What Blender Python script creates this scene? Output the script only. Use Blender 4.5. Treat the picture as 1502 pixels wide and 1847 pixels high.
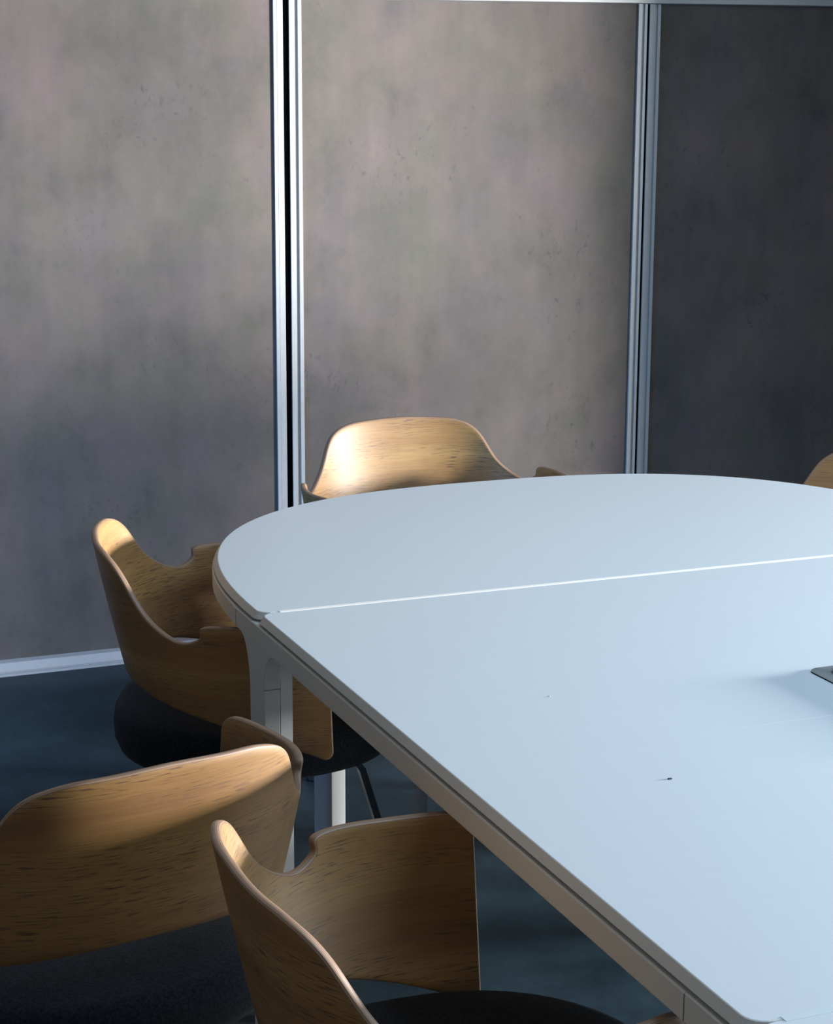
import bpy, bmesh, math, random
from mathutils import Matrix, Vector
PI = math.pi
random.seed(7)
for o in list(bpy.data.objects): bpy.data.objects.remove(o)
S = bpy.context.scene
COL = S.collection

# ------------------------------------------------------------------ camera
F, YAW, PITCH, ROLL = 3622.485, -0.3832396, -0.2234051, 0.0044172
CAMZ = 1.5692
cy, sy, cp, sp = math.cos(YAW), math.sin(YAW), math.cos(PITCH), math.sin(PITCH)
fw = Vector((-sy*cp, cy*cp, sp)); rt = Vector((cy, sy, 0)); up = rt.cross(fw)
r2 = rt*math.cos(ROLL) + up*math.sin(ROLL); u2 = -rt*math.sin(ROLL) + up*math.cos(ROLL)
cam = bpy.data.objects.new('camera', bpy.data.cameras.new('camera')); COL.objects.link(cam)
M = Matrix((r2, u2, -fw)).transposed().to_4x4(); M.translation = (0, 0, CAMZ)
cam.matrix_world = M
cam.data.sensor_fit = 'HORIZONTAL'; cam.data.sensor_width = 36; cam.data.lens = 36*F/1502
cam.data.clip_start = 0.05
S.camera = cam

# ------------------------------------------------------------------ world, lights, exposure
S.view_settings.view_transform = 'Standard'; S.view_settings.look = 'None'
S.view_settings.gamma = 1; S.view_settings.use_curve_mapping = False
S.view_settings.exposure = 0.0
w = bpy.data.worlds.new('world'); S.world = w; w.use_nodes = True
w.node_tree.nodes['Background'].inputs[0].default_value = (0.05, 0.20, 0.42, 1)
w.node_tree.nodes['Background'].inputs[1].default_value = 0.06

def area(name, loc, target, sx, sy_, power, col, spread=180):
    l = bpy.data.lights.new(name, 'AREA'); l.shape = 'RECTANGLE'; l.size = sx; l.size_y = sy_
    l.energy = power; l.color = col; l.spread = math.radians(spread)
    o = bpy.data.objects.new(name, l); COL.objects.link(o); o.location = loc
    o.rotation_euler = (Vector(target)-Vector(loc)).to_track_quat('-Z', 'Y').to_euler()
    return o
area('window_daylight', (6.3, 1.25, 1.22), (1.6, 3.8, 1.0), 1.0, 0.5, 1230, (1.0, 0.975, 0.955))
area('lower_pane_daylight', (6.3, 1.35, 0.42), (1.6, 3.4, .3), 1.0, 0.40, 60, (0.80, 0.92, 1.0))
area('far_window_daylight', (6.3, -1.1, 1.05), (2.2, 4.0, .7),   .6, 1.9, 13, (0.82, 0.96, 0.98))
area('left_wall_fill', (-2.6, 2.9, 1.2), (1.0, 5.02, .45), .8, 1.2, 13, (0.10, 0.42, 1.0), 46)  # added blue fill, narrow cone on the lower left of the back wall
area('rear_window_daylight', (-2.0, -1.2, 1.5), (.8, 1.6, .6), 1.2, 1.2, 8, (0.95, 0.95, 0.9))
area('skylight', (2.2, 1.4, 2.66), (2.2, 1.4, 0), 1.4, 2.8, 42, (0.56, 0.80, 1.0))

# ------------------------------------------------------------------ materials
def mat(name):
    m = bpy.data.materials.new(name); m.use_nodes = True
    nt = m.node_tree; return m, nt, nt.nodes['Principled BSDF']
def N(nt, t, **kw):
    n = nt.nodes.new(t)
    for k, v in kw.items():
        if k in n.inputs: n.inputs[k].default_value = v
        else: setattr(n, k, v)
    return n
def L(nt, a, b): nt.links.new(a, b)
def ramp(nt, fac, stops):
    r = nt.nodes.new('ShaderNodeValToRGB'); e = r.color_ramp.elements
    while len(e) < len(stops): e.new(0.5)
    for k, (p, c) in enumerate(stops): e[k].position = p; e[k].color = (*c, 1)
    L(nt, fac, r.inputs[0]); return r.outputs[0]
def mapping(nt, src, scale, loc=(0, 0, 0)):
    m = N(nt, 'ShaderNodeMapping'); m.inputs['Scale'].default_value = scale; m.inputs['Location'].default_value = loc
    L(nt, src, m.inputs[0]); return m.outputs[0]
def noise(nt, vec, scale, detail=4, rough=.55, out=0):
    n = N(nt, 'ShaderNodeTexNoise'); n.inputs['Scale'].default_value = scale
    n.inputs['Detail'].default_value = detail; n.inputs['Roughness'].default_value = rough
    L(nt, vec, n.inputs['Vector']); return n.outputs[out]
def mix(nt, a, b, fac, mode='MIX'):
    m = N(nt, 'ShaderNodeMix', data_type='RGBA', blend_type=mode)
    for sock, v in ((m.inputs[0], fac), (m.inputs[6], a), (m.inputs[7], b)):
        if isinstance(v, (int, float)): sock.default_value = v
        elif isinstance(v, tuple): sock.default_value = (*v, 1)
        else: L(nt, v, sock)
    return m.outputs[2]
def bump(nt, bsdf, h, strength, dist):
    b = N(nt, 'ShaderNodeBump'); b.inputs['Strength'].default_value = strength; b.inputs['Distance'].default_value = dist
    L(nt, h, b.inputs['Height']); L(nt, b.outputs[0], bsdf.inputs['Normal'])
def simple(name, col, rough=.5, metal=0, grain=0, spec=.5):
    m, nt, b = mat(name)
    tc = N(nt, 'ShaderNodeTexCoord')
    n = noise(nt, tc.outputs['Object'], 60, 3)
    c = ramp(nt, n, [(.3, tuple(x*(1-grain) for x in col)), (.7, tuple(min(1, x*(1+grain)) for x in col))])
    L(nt, c, b.inputs['Base Color'])
    b.inputs['Roughness'].default_value = rough; b.inputs['Metallic'].default_value = metal
    b.inputs['Specular IOR Level'].default_value = spec
    return m

def wood(name, edge=False):
    m, nt, b = mat(name)
    tc = N(nt, 'ShaderNodeTexCoord'); uv = tc.outputs['UV']
    oi = N(nt, 'ShaderNodeObjectInfo')
    sh = N(nt, 'ShaderNodeVectorMath', operation='SCALE'); cmb = N(nt, 'ShaderNodeCombineXYZ')
    L(nt, oi.outputs['Random'], cmb.inputs[0]); L(nt, oi.outputs['Random'], cmb.inputs[1]); L(nt, cmb.outputs[0], sh.inputs[0]); sh.inputs['Scale'].default_value = 7.3
    ad = N(nt, 'ShaderNodeVectorMath', operation='ADD'); L(nt, uv, ad.inputs[0]); L(nt, sh.outputs[0], ad.inputs[1]); uv = ad.outputs[0]
    if edge:
        wv = N(nt, 'ShaderNodeTexWave', wave_type='BANDS', bands_direction='Y'); wv.inputs['Scale'].default_value = 160
        L(nt, tc.outputs['UV'], wv.inputs['Vector'])
        n = noise(nt, mapping(nt, uv, (20, 300, 1)), 1, 3)
        c = mix(nt, ramp(nt, wv.outputs[1], [(0, (.20, .115, .075)), (1, (.42, .28, .19))]), ramp(nt, n, [(.3, (.5, .5, .5)), (.7, (1, 1, 1))]), .6, 'MULTIPLY')
        L(nt, c, b.inputs['Base Color']); b.inputs['Roughness'].default_value = .45
        return m
    broad = noise(nt, mapping(nt, uv, (1.6, 16, 1)), 1, 3, .5)
    fine = noise(nt, mapping(nt, uv, (8, 300, 1)), 1, 5, .65)
    c = ramp(nt, broad, [(.28, (.215, .100, .022)), (.52, (.345, .184, .050)), (.75, (.47, .285, .092))])
    c = mix(nt, c, ramp(nt, fine, [(.3, (.72, .66, .58)), (.62, (1, 1, 1))]), .75, 'MULTIPLY')
    pores = noise(nt, mapping(nt, uv, (34, 500, 1)), 1, 2, .5)
    patch = noise(nt, mapping(nt, uv, (4, 14, 1), (3, 1, 0)), 1, 2)
    mu = N(nt, 'ShaderNodeMath', operation='MULTIPLY')
    pf = N(nt, 'ShaderNodeMapRange'); pf.inputs[1].default_value = .55; pf.inputs[2].default_value = .64; L(nt, pores, pf.inputs[0])
    pg = N(nt, 'ShaderNodeMapRange'); pg.inputs[1].default_value = .36; pg.inputs[2].default_value = .54; L(nt, patch, pg.inputs[0])
    L(nt, pf.outputs[0], mu.inputs[0]); L(nt, pg.outputs[0], mu.inputs[1])
    c = mix(nt, c, (.13, .06, .025), mu.outputs[0])
    L(nt, c, b.inputs['Base Color'])
    b.inputs['Roughness'].default_value = .5; b.inputs['Coat Weight'].default_value = .6; b.inputs['Coat Roughness'].default_value = .62; b.inputs['Coat IOR'].default_value = 1.7
    bump(nt, b, fine, .08, .001)
    return m

def wall_material():
    m, nt, b = mat('plaster_panel')
    tc = N(nt, 'ShaderNodeTexCoord'); o = tc.outputs['Object']
    big = noise(nt, mapping(nt, o, (1, 1, .8)), 2.6, 5, .6)
    hue = noise(nt, mapping(nt, o, (1, 1, .8), (7, 3, 2)), 4.5, 5, .62)
    med = noise(nt, mapping(nt, o, (1, 1, .8), (5, 2, 9)), 9, 7, .68)
    st = noise(nt, mapping(nt, o, (22, 22, 2.6), (2, 0, 1)), 1, 3, .5)
    c = ramp(nt, big, [(.30, (.078, .0720, .066)), (.5, (.107, .0930, .0840)), (.68, (.141, .1110, .099))])
    c = mix(nt, c, ramp(nt, hue, [(.32, (.88, .97, .88)), (.5, (1, 1, 1)), (.66, (1.0, .98, 1.10))]), .9, 'MULTIPLY')
    c = mix(nt, c, ramp(nt, med, [(.28, (.66, .70, .73)), (.45, (.96, .96, .96)), (.72, (1.2, 1.18, 1.18))]), .75, 'MULTIPLY')
    c = mix(nt, c, ramp(nt, st, [(.3, (.86, .86, .86)), (.7, (1.1, 1.1, 1.1))]), .45, 'MULTIPLY')
    sp_ = noise(nt, mapping(nt, o, (1, 1, .7)), 60, 3, .6); msk = noise(nt, o, 3.4, 4, .6)
    a = N(nt, 'ShaderNodeMapRange'); a.inputs[1].default_value = .60; a.inputs[2].default_value = .74; L(nt, sp_, a.inputs[0])
    d = N(nt, 'ShaderNodeMapRange'); d.inputs[1].default_value = .46; d.inputs[2].default_value = .66; L(nt, msk, d.inputs[0])
    mm = N(nt, 'ShaderNodeMath', operation='MULTIPLY'); L(nt, a.outputs[0], mm.inputs[0]); L(nt, d.outputs[0], mm.inputs[1])
    c = mix(nt, c, (.055, .053, .055), mm.outputs[0])
    L(nt, c, b.inputs['Base Color']); b.inputs['Roughness'].default_value = .62; b.inputs['Specular IOR Level'].default_value = .3
    bump(nt, b, med, .05, .003)
    return m
def floor_material():
    m, nt, b = mat('dark_floor')
    tc = N(nt, 'ShaderNodeTexCoord'); o = tc.outputs['Object']
    n = noise(nt, o, 3.2, 5, .6); n2 = noise(nt, o, 45, 4, .7)
    c = ramp(nt, n, [(.3, (.008, .019, .027)), (.7, (.027, .052, .072))])
    c = mix(nt, c, ramp(nt, n2, [(.35, (.7, .7, .7)), (.7, (1.2, 1.2, 1.2))]), .5, 'MULTIPLY')
    L(nt, c, b.inputs['Base Color']); b.inputs['Roughness'].default_value = .4
    b.inputs['Specular IOR Level'].default_value = .10
    return m
def fabric_material():
    m, nt, b = mat('charcoal_wool')
    tc = N(nt, 'ShaderNodeTexCoord'); o = tc.outputs['Object']
    n = noise(nt, o, 260, 4, .7); n2 = noise(nt, o, 30, 3, .6)
    c = ramp(nt, n, [(.35, (.003, .006, .010)), (.65, (.018, .024, .033))])
    c = mix(nt, c, ramp(nt, n2, [(.3, (.7, .7, .7)), (.7, (1.1, 1.1, 1.1))]), .5, 'MULTIPLY')
    L(nt, c, b.inputs['Base Color']); b.inputs['Roughness'].default_value = .95
    b.inputs['Sheen Weight'].default_value = .08; b.inputs['Specular IOR Level'].default_value = .1
    bump(nt, b, n, .5, .0015)
    return m
M_WOOD, M_EDGE = wood('oak_veneer'), wood('plywood_edge', True)
M_WALL, M_FLOOR, M_FAB = wall_material(), floor_material(), fabric_material()
M_ALU = simple('anodised_aluminium', (.42, .435, .44), .42, .15, .03)
M_GAP = simple('black_rubber', (.001, .0015, .002), .9, 0, .1, 0.)
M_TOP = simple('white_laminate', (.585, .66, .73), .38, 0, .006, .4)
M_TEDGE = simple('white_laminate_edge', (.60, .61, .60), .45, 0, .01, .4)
M_FRAME = simple('white_powder_coat', (.66, .68, .68), .42, 0, .01, .4)
M_WELD = simple('weld_grey', (.22, .25, .27), .5)
M_STEEL = simple('dark_steel', (.045, .055, .065), .3, .7, .05)
M_GLIDE = simple('black_plastic', (.01, .01, .012), .5)
M_PAINT = simple('dark_painted_wall', (.12, .13, .14), .8, 0, .03)
M_WPAINT = simple('ceiling_paint', (.16, .17, .18), .8, 0, .02)
M_DEV = simple('brushed_grey_metal', (.42, .47, .50), .35, .5, .05)
M_CAP = simple('grey_cable_hatch', (.24, .32, .40), .5, 0, .04)

# ------------------------------------------------------------------ mesh helpers
def link(name, bm, m, parent=None, smooth=None, mats=None):
    me = bpy.data.meshes.new(name); bmesh.ops.recalc_face_normals(bm, faces=bm.faces) if smooth != 'keep' else None
    bm.to_mesh(me); bm.free()
    o = bpy.data.objects.new(name, me); COL.objects.link(o)
    for mm in (mats or [m]): me.materials.append(mm)
    if parent: o.parent = parent
    if smooth:
        for p in me.polygons: p.use_smooth = True
        if isinstance(smooth, (int, float)) and smooth is not True:
            me.set_sharp_from_angle(angle=math.radians(smooth))
    return o
def box(bm, x0, x1, y0, y1, z0, z1):
    v = [bm.verts.new(p) for p in ((x0,y0,z0),(x1,y0,z0),(x1,y1,z0),(x0,y1,z0),(x0,y0,z1),(x1,y0,z1),(x1,y1,z1),(x0,y1,z1))]
    for f in ((0,3,2,1),(4,5,6,7),(0,1,5,4),(1,2,6,5),(2,3,7,6),(3,0,4,7)): bm.faces.new([v[i] for i in f])
def bevel(bm, w, seg=2):
    bmesh.ops.bevel(bm, geom=bm.edges[:], offset=w, segments=seg, profile=.7, affect='EDGES', clamp_overlap=True)
def prism(bm, pts, a0, a1, axis='z'):
    def P(p, a): return {'z': (p[0], p[1], a), 'y': (p[0], a, p[1]), 'x': (a, p[0], p[1])}[axis]
    lo = [bm.verts.new(P(p, a0)) for p in pts]; hi = [bm.verts.new(P(p, a1)) for p in pts]; n = len(pts)
    bm.faces.new(lo[::-1]); bm.faces.new(hi)
    for i in range(n): bm.faces.new((lo[i], lo[(i+1) % n], hi[(i+1) % n], hi[i]))
def loft(bm, rings, cap=True):
    R = [[bm.verts.new(p) for p in r] for r in rings]; n = len(R[0])
    for a, b in zip(R, R[1:]):
        for i in range(n): bm.faces.new((a[i], a[(i+1) % n], b[(i+1) % n], b[i]))
    if cap: bm.faces.new(R[0][::-1]); bm.faces.new(R[-1])
def structure(name, bm, m, **k):
    o = link(name, bm, m, **k); o['kind'] = 'structure'; return o
def thing(name, label, cat, loc=(0, 0, 0), rz=0, group=None):
    o = bpy.data.objects.new(name, None); COL.objects.link(o); o.empty_display_size = .1
    o.location = loc; o.rotation_euler = (0, 0, rz); o['label'] = label; o['category'] = cat
    if group: o['group'] = group
    return o

# ------------------------------------------------------------------ the room
WY = 5.026
RX = 3.85
bm = bmesh.new(); box(bm, -3, 8, -5, WY+.2, -.1, 0); structure('floor', bm, M_FLOOR)
bm = bmesh.new(); box(bm, -3, RX, WY, WY+.12, 0, 2.75); structure('wall_back', bm, M_WALL)
bm = bmesh.new(); box(bm, RX, RX+.15, 3.595, WY+.12, 0, 2.75); structure('wall_right', bm, M_PAINT)
bm = bmesh.new(); box(bm, 3.80, 3.88, 2.84, 3.30, 0, 1.04); structure('shade_panel', bm, M_PAINT)  # unseen low panel, added to shade the lower left of the back wall
bm = bmesh.new(); box(bm, -3, 8, -5.15, -5, 0, 2.75); structure('wall_front', bm, M_PAINT)
bm = bmesh.new(); box(bm, -3.15, -3, -5, WY+.12, 0, 2.75); structure('wall_left', bm, M_PAINT)
bm = bmesh.new(); box(bm, -3.15, 8, -5, WY+.12, 2.75, 2.9); structure('ceiling', bm, M_WPAINT)

# aluminium rail at the foot and at the head of the partition
RY = WY-.022
bm = bmesh.new(); prism(bm, [(WY, .0), (WY-.028, .0), (WY-.028, .006), (WY-.020, .008), (WY-.020, .010), (WY-.024, .012), (WY-.018, .034), (WY, .038)], -3, RX, 'x')
structure('baseboard_back', bm, M_ALU)
bm = bmesh.new(); prism(bm, [(WY, 1.709), (WY-.016, 1.712), (WY-.016, 1.727), (WY-.010, 1.729), (WY-.010, 1.732), (WY-.016, 1.734), (WY-.016, 1.762), (WY, 1.764)], -3, RX, 'x')
structure('trim_3', bm, M_ALU)
def post(name, x0, prof_a, gap, prof_b, dep, z1):
    """two aluminium extrusions side by side with a black gap: profiles are (x, depth) lines"""
    for k, prof in enumerate((prof_a, prof_b)):
        bm = bmesh.new()
        pts = [(x0+prof[0][0], WY)] + [(x0+a, WY-b) for a, b in prof] + [(x0+prof[-1][0], WY)]
        prism(bm, pts, 0, z1)
        if k == 0: root = structure(name, bm, M_ALU)
        else: o = link('extrusion', bm, M_ALU, root)
    bm = bmesh.new(); box(bm, x0+gap[0], x0+gap[1], WY-.0015, WY, 0, z1)
    link('gap_seal', bm, M_GAP, root)
post('trim_1', 1.616, [(.0085, .0068), (.0165, .0068), (.0173, .0062), (.0182, .0068), (.0340, .0068)], (.034, .051),
     [(.051, .0068), (.0628, .0068), (.0634, .0012), (.0738, .0012), (.0742, .0068), (.0840, .0068)], .03, 2.4)
post('trim_2', 2.665, [(.0078, .0065), (.0182, .0065), (.0188, .001), (.0262, .001), (.0268, .0065), (.0345, .0065)], (.0345, .0425),
     [(.0425, .0065), (.0582, .0065), (.0588, .001), (.0668, .001), (.0674, .0065), (.0760, .0065)], .018, 2.4)

# ------------------------------------------------------------------ table
TX, HW, Y1, Y2 = 1.583, .70, 2.822, 1.392
ZT = .74
XL, XR = TX-HW, TX+HW
def sgn(v): return -1 if v < 0 else 1
def end_outline(off=0., n=56, y0=Y1, b=.775, e=2.6):
    """half superellipse from right to left through the far end"""
    pts = []
    for k in range(n+1):
        t = PI*k/n
        c, s = math.cos(t), math.sin(t)
        pts.append((TX+(HW+off)*sgn(c)*abs(c)**(2/e), y0+(b+off)*abs(s)**(2/e)))
    return pts
def round_corner(p, a, b, r, n=6):
    """corner p between directions a and b (unit), radius r"""
    A, B = Vector(a), Vector(b); P = Vector(p); c = P+A*r+B*r
    out = []
    for k in range(n+1):
        t = PI/2*k/n; v = c - B*r*math.cos(t) - A*r*math.sin(t); out.append((v.x, v.y))
    return out
def slab(name, outline_fn, parent):
    """sheet top with an outward sloping edge, own colour on the edge"""
    bm = bmesh.new()
    rings = []
    for off, z in ((0, ZT), (.0012, ZT-.0006), (.0075, ZT-.0105), (.006, ZT-.012), (-.03, ZT-.012)):
        rings.append([(x, y, z) for x, y in outline_fn(off)])
    R = [[bm.verts.new(p) for p in r] for r in rings]; n = len(R[0])
    bm.faces.new(R[0])
    for j, (a, b_) in enumerate(zip(R, R[1:])):
        for i in range(n):
            f = bm.faces.new((a[i], b_[i], b_[(i+1) % n], a[(i+1) % n])); f.material_index = 1
    bm.faces.new(R[-1][::-1])
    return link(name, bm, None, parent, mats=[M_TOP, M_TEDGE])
GAP = .0028
def far_outline(off):
    o2 = min(off, GAP/2) if off > 0 else off
    y = Y1+GAP/2-o2
    pts = end_outline(off, 64)
    pts = [p for p in pts if p[1] > Y1+.03]
    r = .022
    return pts + round_corner((XL-off, y), (1, 0), (0, 1), r)[::-1][::-1][::1] [::-1] + round_corner((XR+off, y), (0, 1), (-1, 0), r)[::-1]
def mid_outline(off):
    o2 = min(off, GAP/2) if off > 0 else off
    ya, yb, r = Y1-GAP/2+o2, Y2+GAP/2-o2, .022
    x0, x1 = XL-off, XR+off
    return (round_corner((x1, ya), (-1, 0), (0, -1), r)[::-1] + round_corner((x0, ya), (0, -1), (1, 0), r)[::-1] +
            round_corner((x0, yb), (1, 0), (0, 1), r)[::-1] + round_corner((x1, yb), (0, 1), (-1, 0), r)[::-1])
def near_outline(off):
    o2 = min(off, GAP/2) if off > 0 else off
    ya, yb, r = Y2-GAP/2+o2, Y2-1.43, .022
    x0, x1 = XL-off, XR+off
    return (round_corner((x1, ya), (-1, 0), (0, -1), r)[::-1] + round_corner((x0, ya), (0, -1), (1, 0), r)[::-1] +
            round_corner((x0, yb), (1, 0), (0, 1), r)[::-1] + round_corner((x1, yb), (0, 1), (-1, 0), r)[::-1])
table = thing('conference_table', 'long white conference table with a rounded far end and seams between its tops', 'table', (0, 0, 0))
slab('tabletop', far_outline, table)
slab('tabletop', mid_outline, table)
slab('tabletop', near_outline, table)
# flush strips: light on the eased seam edges painted in, dimmer at near seam
for y in (Y1, Y2):
    bm = bmesh.new(); box(bm, XL+.030, XR-.030, y-.0048, y+.0048, ZT-.010, ZT+.0003)
    link('seam_highlight', bm, simple('white_seam_highlight', (.93, .94, .92), .5) if y == Y1 else simple('grey_seam_highlight', (.56, .66, .74), .5), table)
# faint pale line across the middle of the near top
bm = bmesh.new()
pts = [(1.19+.02*k, 2.0940+.0006*math.sin(k*1.7), .0001+.0005*min(1, k/8)) for k in range(19)]
lo = [bm.verts.new((x, y-h, ZT+.0001)) for x, y, h in pts]; hi = [bm.verts.new((x, y+h, ZT+.0001)) for x, y, h in pts]
for k in range(len(pts)-1): bm.faces.new((lo[k], lo[k+1], hi[k+1], hi[k]))
link('surface_scratch', bm, simple('pale_scratch', (.74, .82, .88), .4), table)
# frame: band under the tops, drawn as an outline offset
FZ0, FZ1, FT = .6935, ZT-.0152, .026
def band(name, outer, inner, closed=False):
    bm = bmesh.new()
    prof = ((0, FZ0+.002), (0, FZ1-.002), (.0015, FZ1), (FT, FZ1), (FT, FZ0), (.0015, FZ0))
    def at(i, t):
        a, b_ = Vector(outer[i]), Vector(inner[i]); return a.lerp(b_, t/FT)
    R = []
    for i in range(len(outer)):
        R.append([bm.verts.new((*at(i, t), z)) for t, z in prof])
    n = len(R)
    for i in range(n-1 if not closed else n):
        a, b_ = R[i], R[(i+1) % n]
        for k in range(len(prof)):
            bm.faces.new((a[k], a[(k+1) % len(prof)], b_[(k+1) % len(prof)], b_[k]))
    if not closed: bm.faces.new(R[0]); bm.faces.new(R[-1][::-1])
    return link(name, bm, M_FRAME, table, smooth=30)
XO = XL-.006
far_o = end_outline(.0098, 64)
far_o = [p for p in far_o if p[1] > Y1+.105]
far_o = [(TX+HW+.0098, Y1+.0995)]+far_o+[(TX-HW-.0098, Y1+.0995)]
far_i = []
for i, p in enumerate(far_o):
    a_, b_ = Vector(far_o[max(i-1, 0)]), Vector(far_o[min(i+1, len(far_o)-1)]); d_ = (b_-a_).normalized()
    if i in (0, len(far_o)-1): d_ = Vector((0, 1)) if i == 0 else Vector((0, -1))
    far_i.append((p[0]-d_.y*FT, p[1]+d_.x*FT))
band('end_frame', far_o, far_i)
for s in (-1, 1):
    x = TX+s*(HW+.0098); xi = TX+s*(HW+.0098-FT)
    for ya, yb in ((Y1-.115, Y2+.106), (Y2-.106, Y2-1.43)):
        band('side_rail', [(x, ya), (x, yb)], [(xi, ya), (xi, yb)])
for y in (Y1-.035, Y2-.035, Y2-1.42):
    bm = bmesh.new(); box(bm, TX-HW+.02, TX+HW-.02, y-.012, y+.012, FZ0-.002, FZ1); link('cross_rail', bm, M_FRAME, table)
# corner legs: the rail runs down into the leg through a wide rounded throat
def corner_leg(s, yj_far, yj_near, yleg0, yleg1, r=.05):
    """outline in the (y, z) plane of the outer face, extruded inwards"""
    x = TX+s*(HW+.0098)
    ol = [(yj_far, FZ1), (yj_near, FZ1), (yj_near, FZ0)]
    n = 10
    for k in range(n+1):
        t = PI/2*k/n; ol.append((yleg0-r+r*math.sin(t), FZ0-r*1.25+r*1.25*math.cos(t)))
    ol += [(yleg0, .006), (yleg1, .006)]
    for k in range(n+1):
        t = PI/2*(1-k/n); ol.append((yleg1+r-r*math.sin(t), FZ0-r*1.6+r*1.6*math.cos(t)))
    ol += [(yj_far, FZ0)]
    bm = bmesh.new(); prism(bm, ol, x, x-s*FT, 'x')
    leg = link('leg', bm, M_FRAME, table, smooth=25)
    md = leg.modifiers.new('b', 'BEVEL'); md.width = .0018; md.segments = 2; md.limit_method = 'ANGLE'; md.angle_limit = math.radians(40)
    # inner half of the leg, its faces turned a little from the outer half
    bm = bmesh.new()
    x1, x2 = x-s*(FT+.0005), x-s*(FT+.021)
    prism(bm, [(x1, yleg0), (x2, yleg0+.004), (x2, yleg1), (x1, yleg1)], .006, FZ0)
    o = link('inner_leg', bm, M_FRAME, leg)
    bm = bmesh.new(); box(bm, min(x, x2)+.004, max(x, x2)-.004, yleg0+.006, yleg1-.006, 0, .006); link('foot_glide', bm, M_GLIDE, leg)
    bm = bmesh.new(); box(bm, min(x1, x)-.0, max(x1, x)+.0, yleg0-.0006, yleg0, .6295, .6310); link('weld_line', bm, M_WELD, leg)
    bm = bmesh.new(); xx = x+s*.0003; box(bm, min(x, xx), max(x, xx), yj_far-.0006, yj_far+.0006, FZ0+.002, FZ1-.002); link('joint_line', bm, M_WELD, leg)
for s in (-1, 1):
    corner_leg(s, Y1+.10, Y1-.115, 2.781, 2.852)
    corner_leg(s, Y2+.106, Y2-.106, 1.356, 1.427)
    corner_leg(s, Y2-1.28, Y2-1.42, .0, .07) if False else None
# legs under the rounded end
for s in (-1, 1):
    bm = bmesh.new(); xx = TX+s*.405; box(bm, xx-.0135, xx+.0135, 3.30, 3.40, .006, FZ1-.002); bevel(bm, .002)
    o = link('end_leg', bm, M_FRAME, table, smooth=40)
    bm = bmesh.new(); box(bm, xx-.010, xx+.010, 3.305, 3.395, 0, .006); link('foot_glide', bm, M_GLIDE, o)
bm = bmesh.new(); box(bm, TX-.405, TX+.405, 3.335, 3.365, FZ0, FZ1-.004); link('cross_rail', bm, M_FRAME, table)

# cable box set on the table
dev = thing('cable_box', 'grey metal cable box cut off by the right edge, on the near white tabletop', 'cable box', (TX, 2.085, ZT))
def rrect(w_, h_, r, n=6):
    out = []
    for cx, cy_, a0 in ((w_/2-r, h_/2-r, 0), (-w_/2+r, h_/2-r, PI/2), (-w_/2+r, -h_/2+r, PI), (w_/2-r, -h_/2+r, 3*PI/2)):
        for k in range(n+1):
            t = a0+PI/2*k/n; out.append((cx+r*math.cos(t), cy_+r*math.sin(t)))
    return out
bm = bmesh.new(); prism(bm, rrect(.1655, .3715, .0145), 0, .0014); link('gasket', bm, M_GAP, dev)
bm = bmesh.new(); loft(bm, [[(x, y, z) for x, y in rrect(.165-2*i, .371-2*i, .014)] for i, z in ((0, .0014), (0, .0026), (.0012, .0034), (.018, .0044))]); link('rim_plate', bm, M_DEV, dev, smooth=40)
bm = bmesh.new()
loft(bm, [[(x, y, z) for x, y in rrect(.128-2*i, .325-2*i, .016)] for i, z in ((0, .0044), (-.001, .008), (.0005, .0115), (.005, .0138))]); link('hatch', bm, M_CAP, dev, smooth=50)
# specks left on the tabletop
for (x, y, lab) in ((1.114, 1.962, 'tiny dark crumb on the near white tabletop, nearest the camera'), (1.117, 2.296, 'tiny grey crumb on the white tabletop, farther from the camera')):
    bm = bmesh.new(); bmesh.ops.create_icosphere(bm, subdivisions=2, radius=.0022)
    for v in bm.verts: v.co.z = max(v.co.z*.5, -.0004)+.0004; v.co.x *= 1.4; v.co += Vector((random.uniform(-1, 1), random.uniform(-1, 1), 0))*.0004
    o = link('crumb', bm, M_STEEL if y < 2 else M_CAP); o.location = (x, y, ZT); o['label'] = lab; o['category'] = 'crumb'
    if y > 2: o.scale = (.55, .55, .55)

# ------------------------------------------------------------------ chairs
G = {'T': 1.6916, 'ua': 0.5245, 'f0': 0.251, 'f1': -0.0347, 'zt': 0.7802, 'ua1': 0.0606, 'z1': 0.7774, 'ub1': 0.0505, 'y1': 0.772, 'u2': 0.0406, 'z2': 0.7494, 'u3': 0.0425, 'z3': 0.6843, 'u4': 0.0521, 'z4': 0.6516, 'u5': 0.0344, 'z5': 0.6618, 'u6': 0.01, 'z6': 0.6831, 'u7': 0.0883, 'z7': 0.6833, 'uE': 0.0951, 'z8': 0.6861, 'zb': 0.4467, 'zb0': 0.5503, 'us': 0.0087, 'bow': -0.1012, 'q': 1.4902, 'fq': 3.8214}
NT = 1500
_th = [G['T']*math.sin(PI/2*min(i/NT/G['ua'], 1))**G['q'] for i in range(NT+1)]
_cx, _cy = [0], [0]
for i in range(NT):
    _cx.append(_cx[-1]+(math.cos(_th[i])+math.cos(_th[i+1]))/2/NT); _cy.append(_cy[-1]+(math.sin(_th[i])+math.sin(_th[i+1]))/2/NT)
def shell_pt(u, z, off=0.):
    a = min(abs(u), .999)*NT; i = int(a); f = a-i; s = sgn(u)
    X = (_cx[i]*(1-f)+_cx[i+1]*f)*s; Y = _cy[i]*(1-f)+_cy[i+1]*f; t = _th[i]*(1-f)+_th[i+1]*f
    nx, ny = math.sin(t)*s, -math.cos(t)
    fl = G['f0']+(G['f1']-G['f0'])*min(abs(u)/G['ua'], 1)**G['fq']
    o = fl*(z-.5)+G['bow']*(z-.5)**2+off
    return Vector((X+nx*o, Y+ny*o, z))
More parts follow.
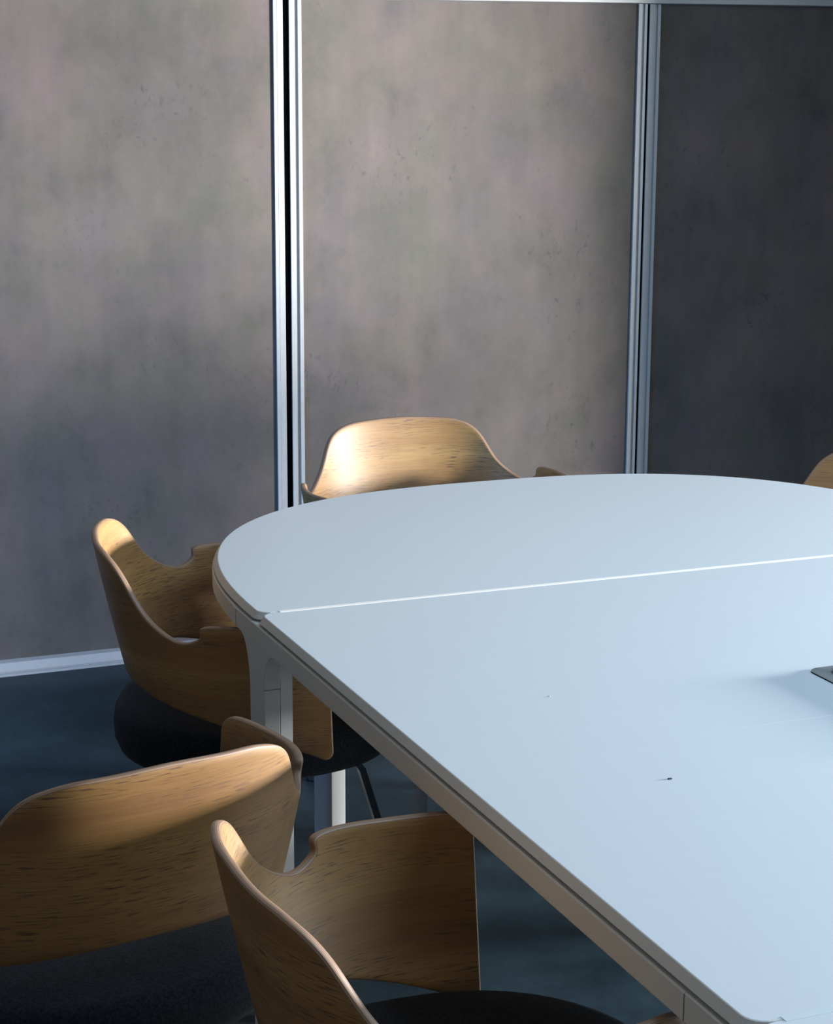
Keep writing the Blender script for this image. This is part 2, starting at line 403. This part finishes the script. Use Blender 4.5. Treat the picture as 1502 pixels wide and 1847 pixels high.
def catmull(P, n=8):
    P = [Vector(p) for p in P]; P = [2*P[0]-P[1]]+P+[2*P[-1]-P[-2]]; out = []
    for i in range(1, len(P)-2):
        p0, p1, p2, p3 = P[i-1:i+3]
        for k in range(n):
            t = k/n; out.append(.5*((2*p1)+(-p0+p2)*t+(2*p0-5*p1+4*p2-p3)*t*t+(-p0+3*p1-3*p2+p3)*t**3))
    out.append(P[-2]); return out
def shell_edges():
    """upper and lower edge of the unrolled half sheet, as (u, z) with matching counts, front edge last"""
    u = G['ua1']; P = [(-u, G['z1']), (0, G['zt']), (u, G['z1'])]; u += G['ub1']; P.append((u, G['y1'])); u += G['u2']; P.append((u, G['z2']))
    for k in '34567': u += max(G['u'+k], .010); P.append((u, G['z'+k]))
    ue = u+G['uE']
    P += [(ue-.028, G['z8'])]
    top = catmull(P, 10)[10:]
    za = G['z8']; r = .024
    n = 10
    for k in range(1, n+1):
        t = PI/2*k/n; top.append(Vector((ue-r+r*math.sin(t), za-r+r*math.cos(t))))
    # round off the notch corner a little
    for _ in range(2):
        top = [top[0]]+[(a+2*b_+c)/4 for a, b_, c in zip(top, top[1:], top[2:])]+[top[-1]]
    L_ = [0]
    for a, b_ in zip(top, top[1:]): L_.append(L_[-1]+(b_-a).length)
    uf = ue+G['us']; r2 = .014
    bo = []
    m = len(top)
    raw = [Vector((uf-r2+r2*math.sin(PI/2*k/8), G['zb']+r2-r2*math.cos(PI/2*k/8))) for k in range(9)]
    flat_n = m-9
    for k in range(flat_n):
        uu = (uf-r2)*k/flat_n
        bo.append(Vector((uu, G['zb0']+(G['zb']-G['zb0'])*(uu/(uf-r2))**2.0)))
    bo += raw
    return top, bo
def build_shell(parent):
    """plywood sheet: graded grid between the two edges, bent to plan, thickened with eased edges"""
    top, bo = shell_edges(); m = len(top); R = 22
    tops = [Vector((-p.x, p.y)) for p in top[:0:-1]]+top
    bots = [Vector((-p.x, p.y)) for p in bo[:0:-1]]+bo
    n = len(tops)
    def normals(P, s):
        o = []
        for i in range(len(P)):
            d = P[min(i+1, len(P)-1)]-P[max(i-1, 0)]; o.append(Vector((d.y, -d.x)).normalized()*s)
        return o
    nt_, nb_ = normals(tops, 1), normals(bots, -1)
    # corner columns move sideways as well
    def grid(ins):
        T = [p+q*ins for p, q in zip(tops, nt_)]; B = [p+q*ins for p, q in zip(bots, nb_)]
        T[0] = tops[0]+Vector((ins, 0)); T[-1] = tops[-1]-Vector((ins, 0)); B[0] = bots[0]+Vector((ins, 0)); B[-1] = bots[-1]-Vector((ins, 0))
        return [[T[i].lerp(B[i], k/R) for k in range(R+1)] for i in range(n)]
    TH, RD = .0115, .0028
    out = bmesh.new(); uvl = out.loops.layers.uv.new('UVMap')
    def face(q, mi):
        f = out.faces.new([v for v, _ in q]); f.material_index = mi; f.smooth = True
        for lp, (_, uv) in zip(f.loops, q): lp[uvl].uv = uv
    g0 = grid(RD)
    for off, flip in ((TH/2, 0), (-TH/2, 1)):
        V = [[(out.verts.new(shell_pt(p.x, p.y, off)), (p.x, p.y)) for p in col] for col in g0]
        for i in range(n-1):
            for k in range(R):
                q = [V[i][k], V[i][k+1], V[i+1][k+1], V[i+1][k]]
                face(q[::-1] if flip else q, 0)
        if not flip: VO = V
        else: VI = V
    def loop_of(V): return [V[i][0] for i in range(n)]+[V[-1][k] for k in range(1, R+1)]+[V[i][R] for i in range(n-2, -1, -1)]+[V[0][k] for k in range(R-1, 0, -1)]
    rings = [(TH/2, [v for v, _ in loop_of(VO)])]
    base = loop_of([[(None, (p.x, p.y)) for p in col] for col in grid(0)]); half = loop_of([[(None, (p.x, p.y)) for p in col] for col in grid(RD*.3)])
    for off, src in ((TH/2*.82, half), (TH/2*.45, base), (-TH/2*.45, base), (-TH/2*.82, half)):
        rings.append((off, [out.verts.new(shell_pt(*uv, off)) for _, uv in src]))
    rings.append((-TH/2, [v for v, _ in loop_of(VI)]))
    al = [0]
    for (_, a), (_, b_) in zip(base, base[1:]+base[:1]): al.append(al[-1]+math.hypot(a[0]-b_[0], a[1]-b_[1]))
    for (oa, A), (ob, B) in zip(rings, rings[1:]):
        for i in range(len(A)):
            j = (i+1) % len(A)
            face([(A[i], (al[i], oa)), (A[j], (al[i+1], oa)), (B[j], (al[i+1], ob)), (B[i], (al[i], ob))], 1)
    return link('backrest_shell', out, None, parent, mats=[M_WOOD, M_EDGE])
def superring(cx, cy_, rx, ry, z, e=2.3, n=48):
    o = []
    for k in range(n):
        t = 2*PI*k/n; c, s = math.cos(t), math.sin(t)
        o.append((cx+rx*sgn(c)*abs(c)**(2/e), cy_+ry*sgn(s)*abs(s)**(2/e), z))
    return o
CYC = .205
def bar(bm, pts, w_, h_):
    """flat steel bar through pts, width w_ sideways, height h_"""
    P = [Vector(p) for p in pts]; rings = []
    for i, p in enumerate(P):
        d = (P[min(i+1, len(P)-1)]-P[max(i-1, 0)]).normalized()
        side = Vector((-d.y, d.x, 0)) if abs(d.z) < .999 else Vector((0, 1, 0)); side.normalize()
        u_ = side.cross(d).normalized()
        rings.append([tuple(p+side*a*w_/2+u_*b_*h_/2) for a, b_ in ((-1, -1), (1, -1), (1, 1), (-1, 1))])
    loft(bm, rings)
def make_chair(label, az):
    t = thing('conference_chair', label, 'chair', group='plywood chairs around the table')
    build_shell(t)
    bm = bmesh.new()
    prof = ((.60, .400), (.90, .402), (.97, .410), (.995, .426), (1.0, .442), (.99, .460), (.96, .475), (.90, .482), (.7, .486), (.3, .488))
    loft(bm, [superring(0, CYC, .250*a, .245*a, z) for a, z in prof])
    link('seat_cushion', bm, M_FAB, t, smooth=True)
    bm = bmesh.new(); loft(bm, [superring(0, CYC, r, r, z, 2, 24) for r, z in ((.055, .365), (.12, .385), (.16, .4))]); link('seat_plate', bm, M_STEEL, t, smooth=40)
    bm = bmesh.new(); loft(bm, [superring(0, CYC, r, r, z, 2, 24) for r, z in ((.030, .33), (.034, .335), (.034, .36), (.028, .366))]); link('hub', bm, M_STEEL, t, smooth=40)
    for s in (-1, 1):   # brackets fixing the shell to the seat
        bm = bmesh.new(); box(bm, min(s*.15, s*.262), max(s*.15, s*.262), CYC-.02, CYC+.02, .394, .400); box(bm, min(s*.256, s*.262), max(s*.256, s*.262), CYC-.02, CYC+.02, .394, .455); link('bracket', bm, M_STEEL, t)
    for k in range(4):   # legs turn about the hub
        bm = bmesh.new()
        bar(bm, [(r, 0, z) for r, z in ((.01, .350), (.15, .352), (.178, .345), (.192, .325), (.235, .18), (.275, .012))], .026, .012)
        lg = link('leg', bm, M_STEEL, t, smooth=30)
        bm = bmesh.new(); loft(bm, [superring(.278, 0, r, r, z, 2, 16) for r, z in ((.014, 0), (.016, .003), (.014, .016))]); link('foot_glide', bm, M_GLIDE, lg, smooth=40)
    return t
def copy_chair(src, label, az=None):
    r = src.copy(); COL.objects.link(r); r['label'] = label
    for ch in list(src.children):
        c = ch.copy(); COL.objects.link(c); c.parent = r
        for g_ in ch.children:
            d = g_.copy(); COL.objects.link(d); d.parent = c
    return r
def put(o, x, y, a, turn):
    o.location = (x, y, 0); o.rotation_euler = (0, 0, a)
    for k, lg in enumerate([c for c in o.children if c.name.startswith('leg')]):
        lg.location = (0, CYC, 0); lg.rotation_euler = (0, 0, turn+k*PI/2-a)
CH = [
 ('oak plywood chair at the left corner of the table, armrests under the tabletop edge', .7942, 3.2665, -1.8184, -.1),
 ('nearest oak plywood chair, side-on at the lower middle, pushed up to the table side', .5960, 1.8164, -1.5952, .8),
 ('oak plywood chair at lower left seen from behind, turned away from the table', .5404, 2.1811, .2094, .60),
 ('oak plywood chair behind the rounded far end of the table, wide backrest facing the camera', 1.6158, 4.0659, 3.1046, 1.05),
 ('oak plywood chair at the far right, only a sliver of backrest showing', 2.41, 3.35, 2.2, .5),
 ('oak plywood chair on the right side of the table, beyond the picture edge, farther one', 2.62, 2.52, 1.60, .5),
 ('oak plywood chair on the right side of the table, beyond the picture edge, nearer one', 2.61, 1.74, 1.54, .2)]
first = make_chair(CH[0][0], 0)
for i, (lab, x, y, a, tn) in enumerate(CH):
    o = first if i == 0 else copy_chair(first, lab)
    put(o, x, y, a, tn)
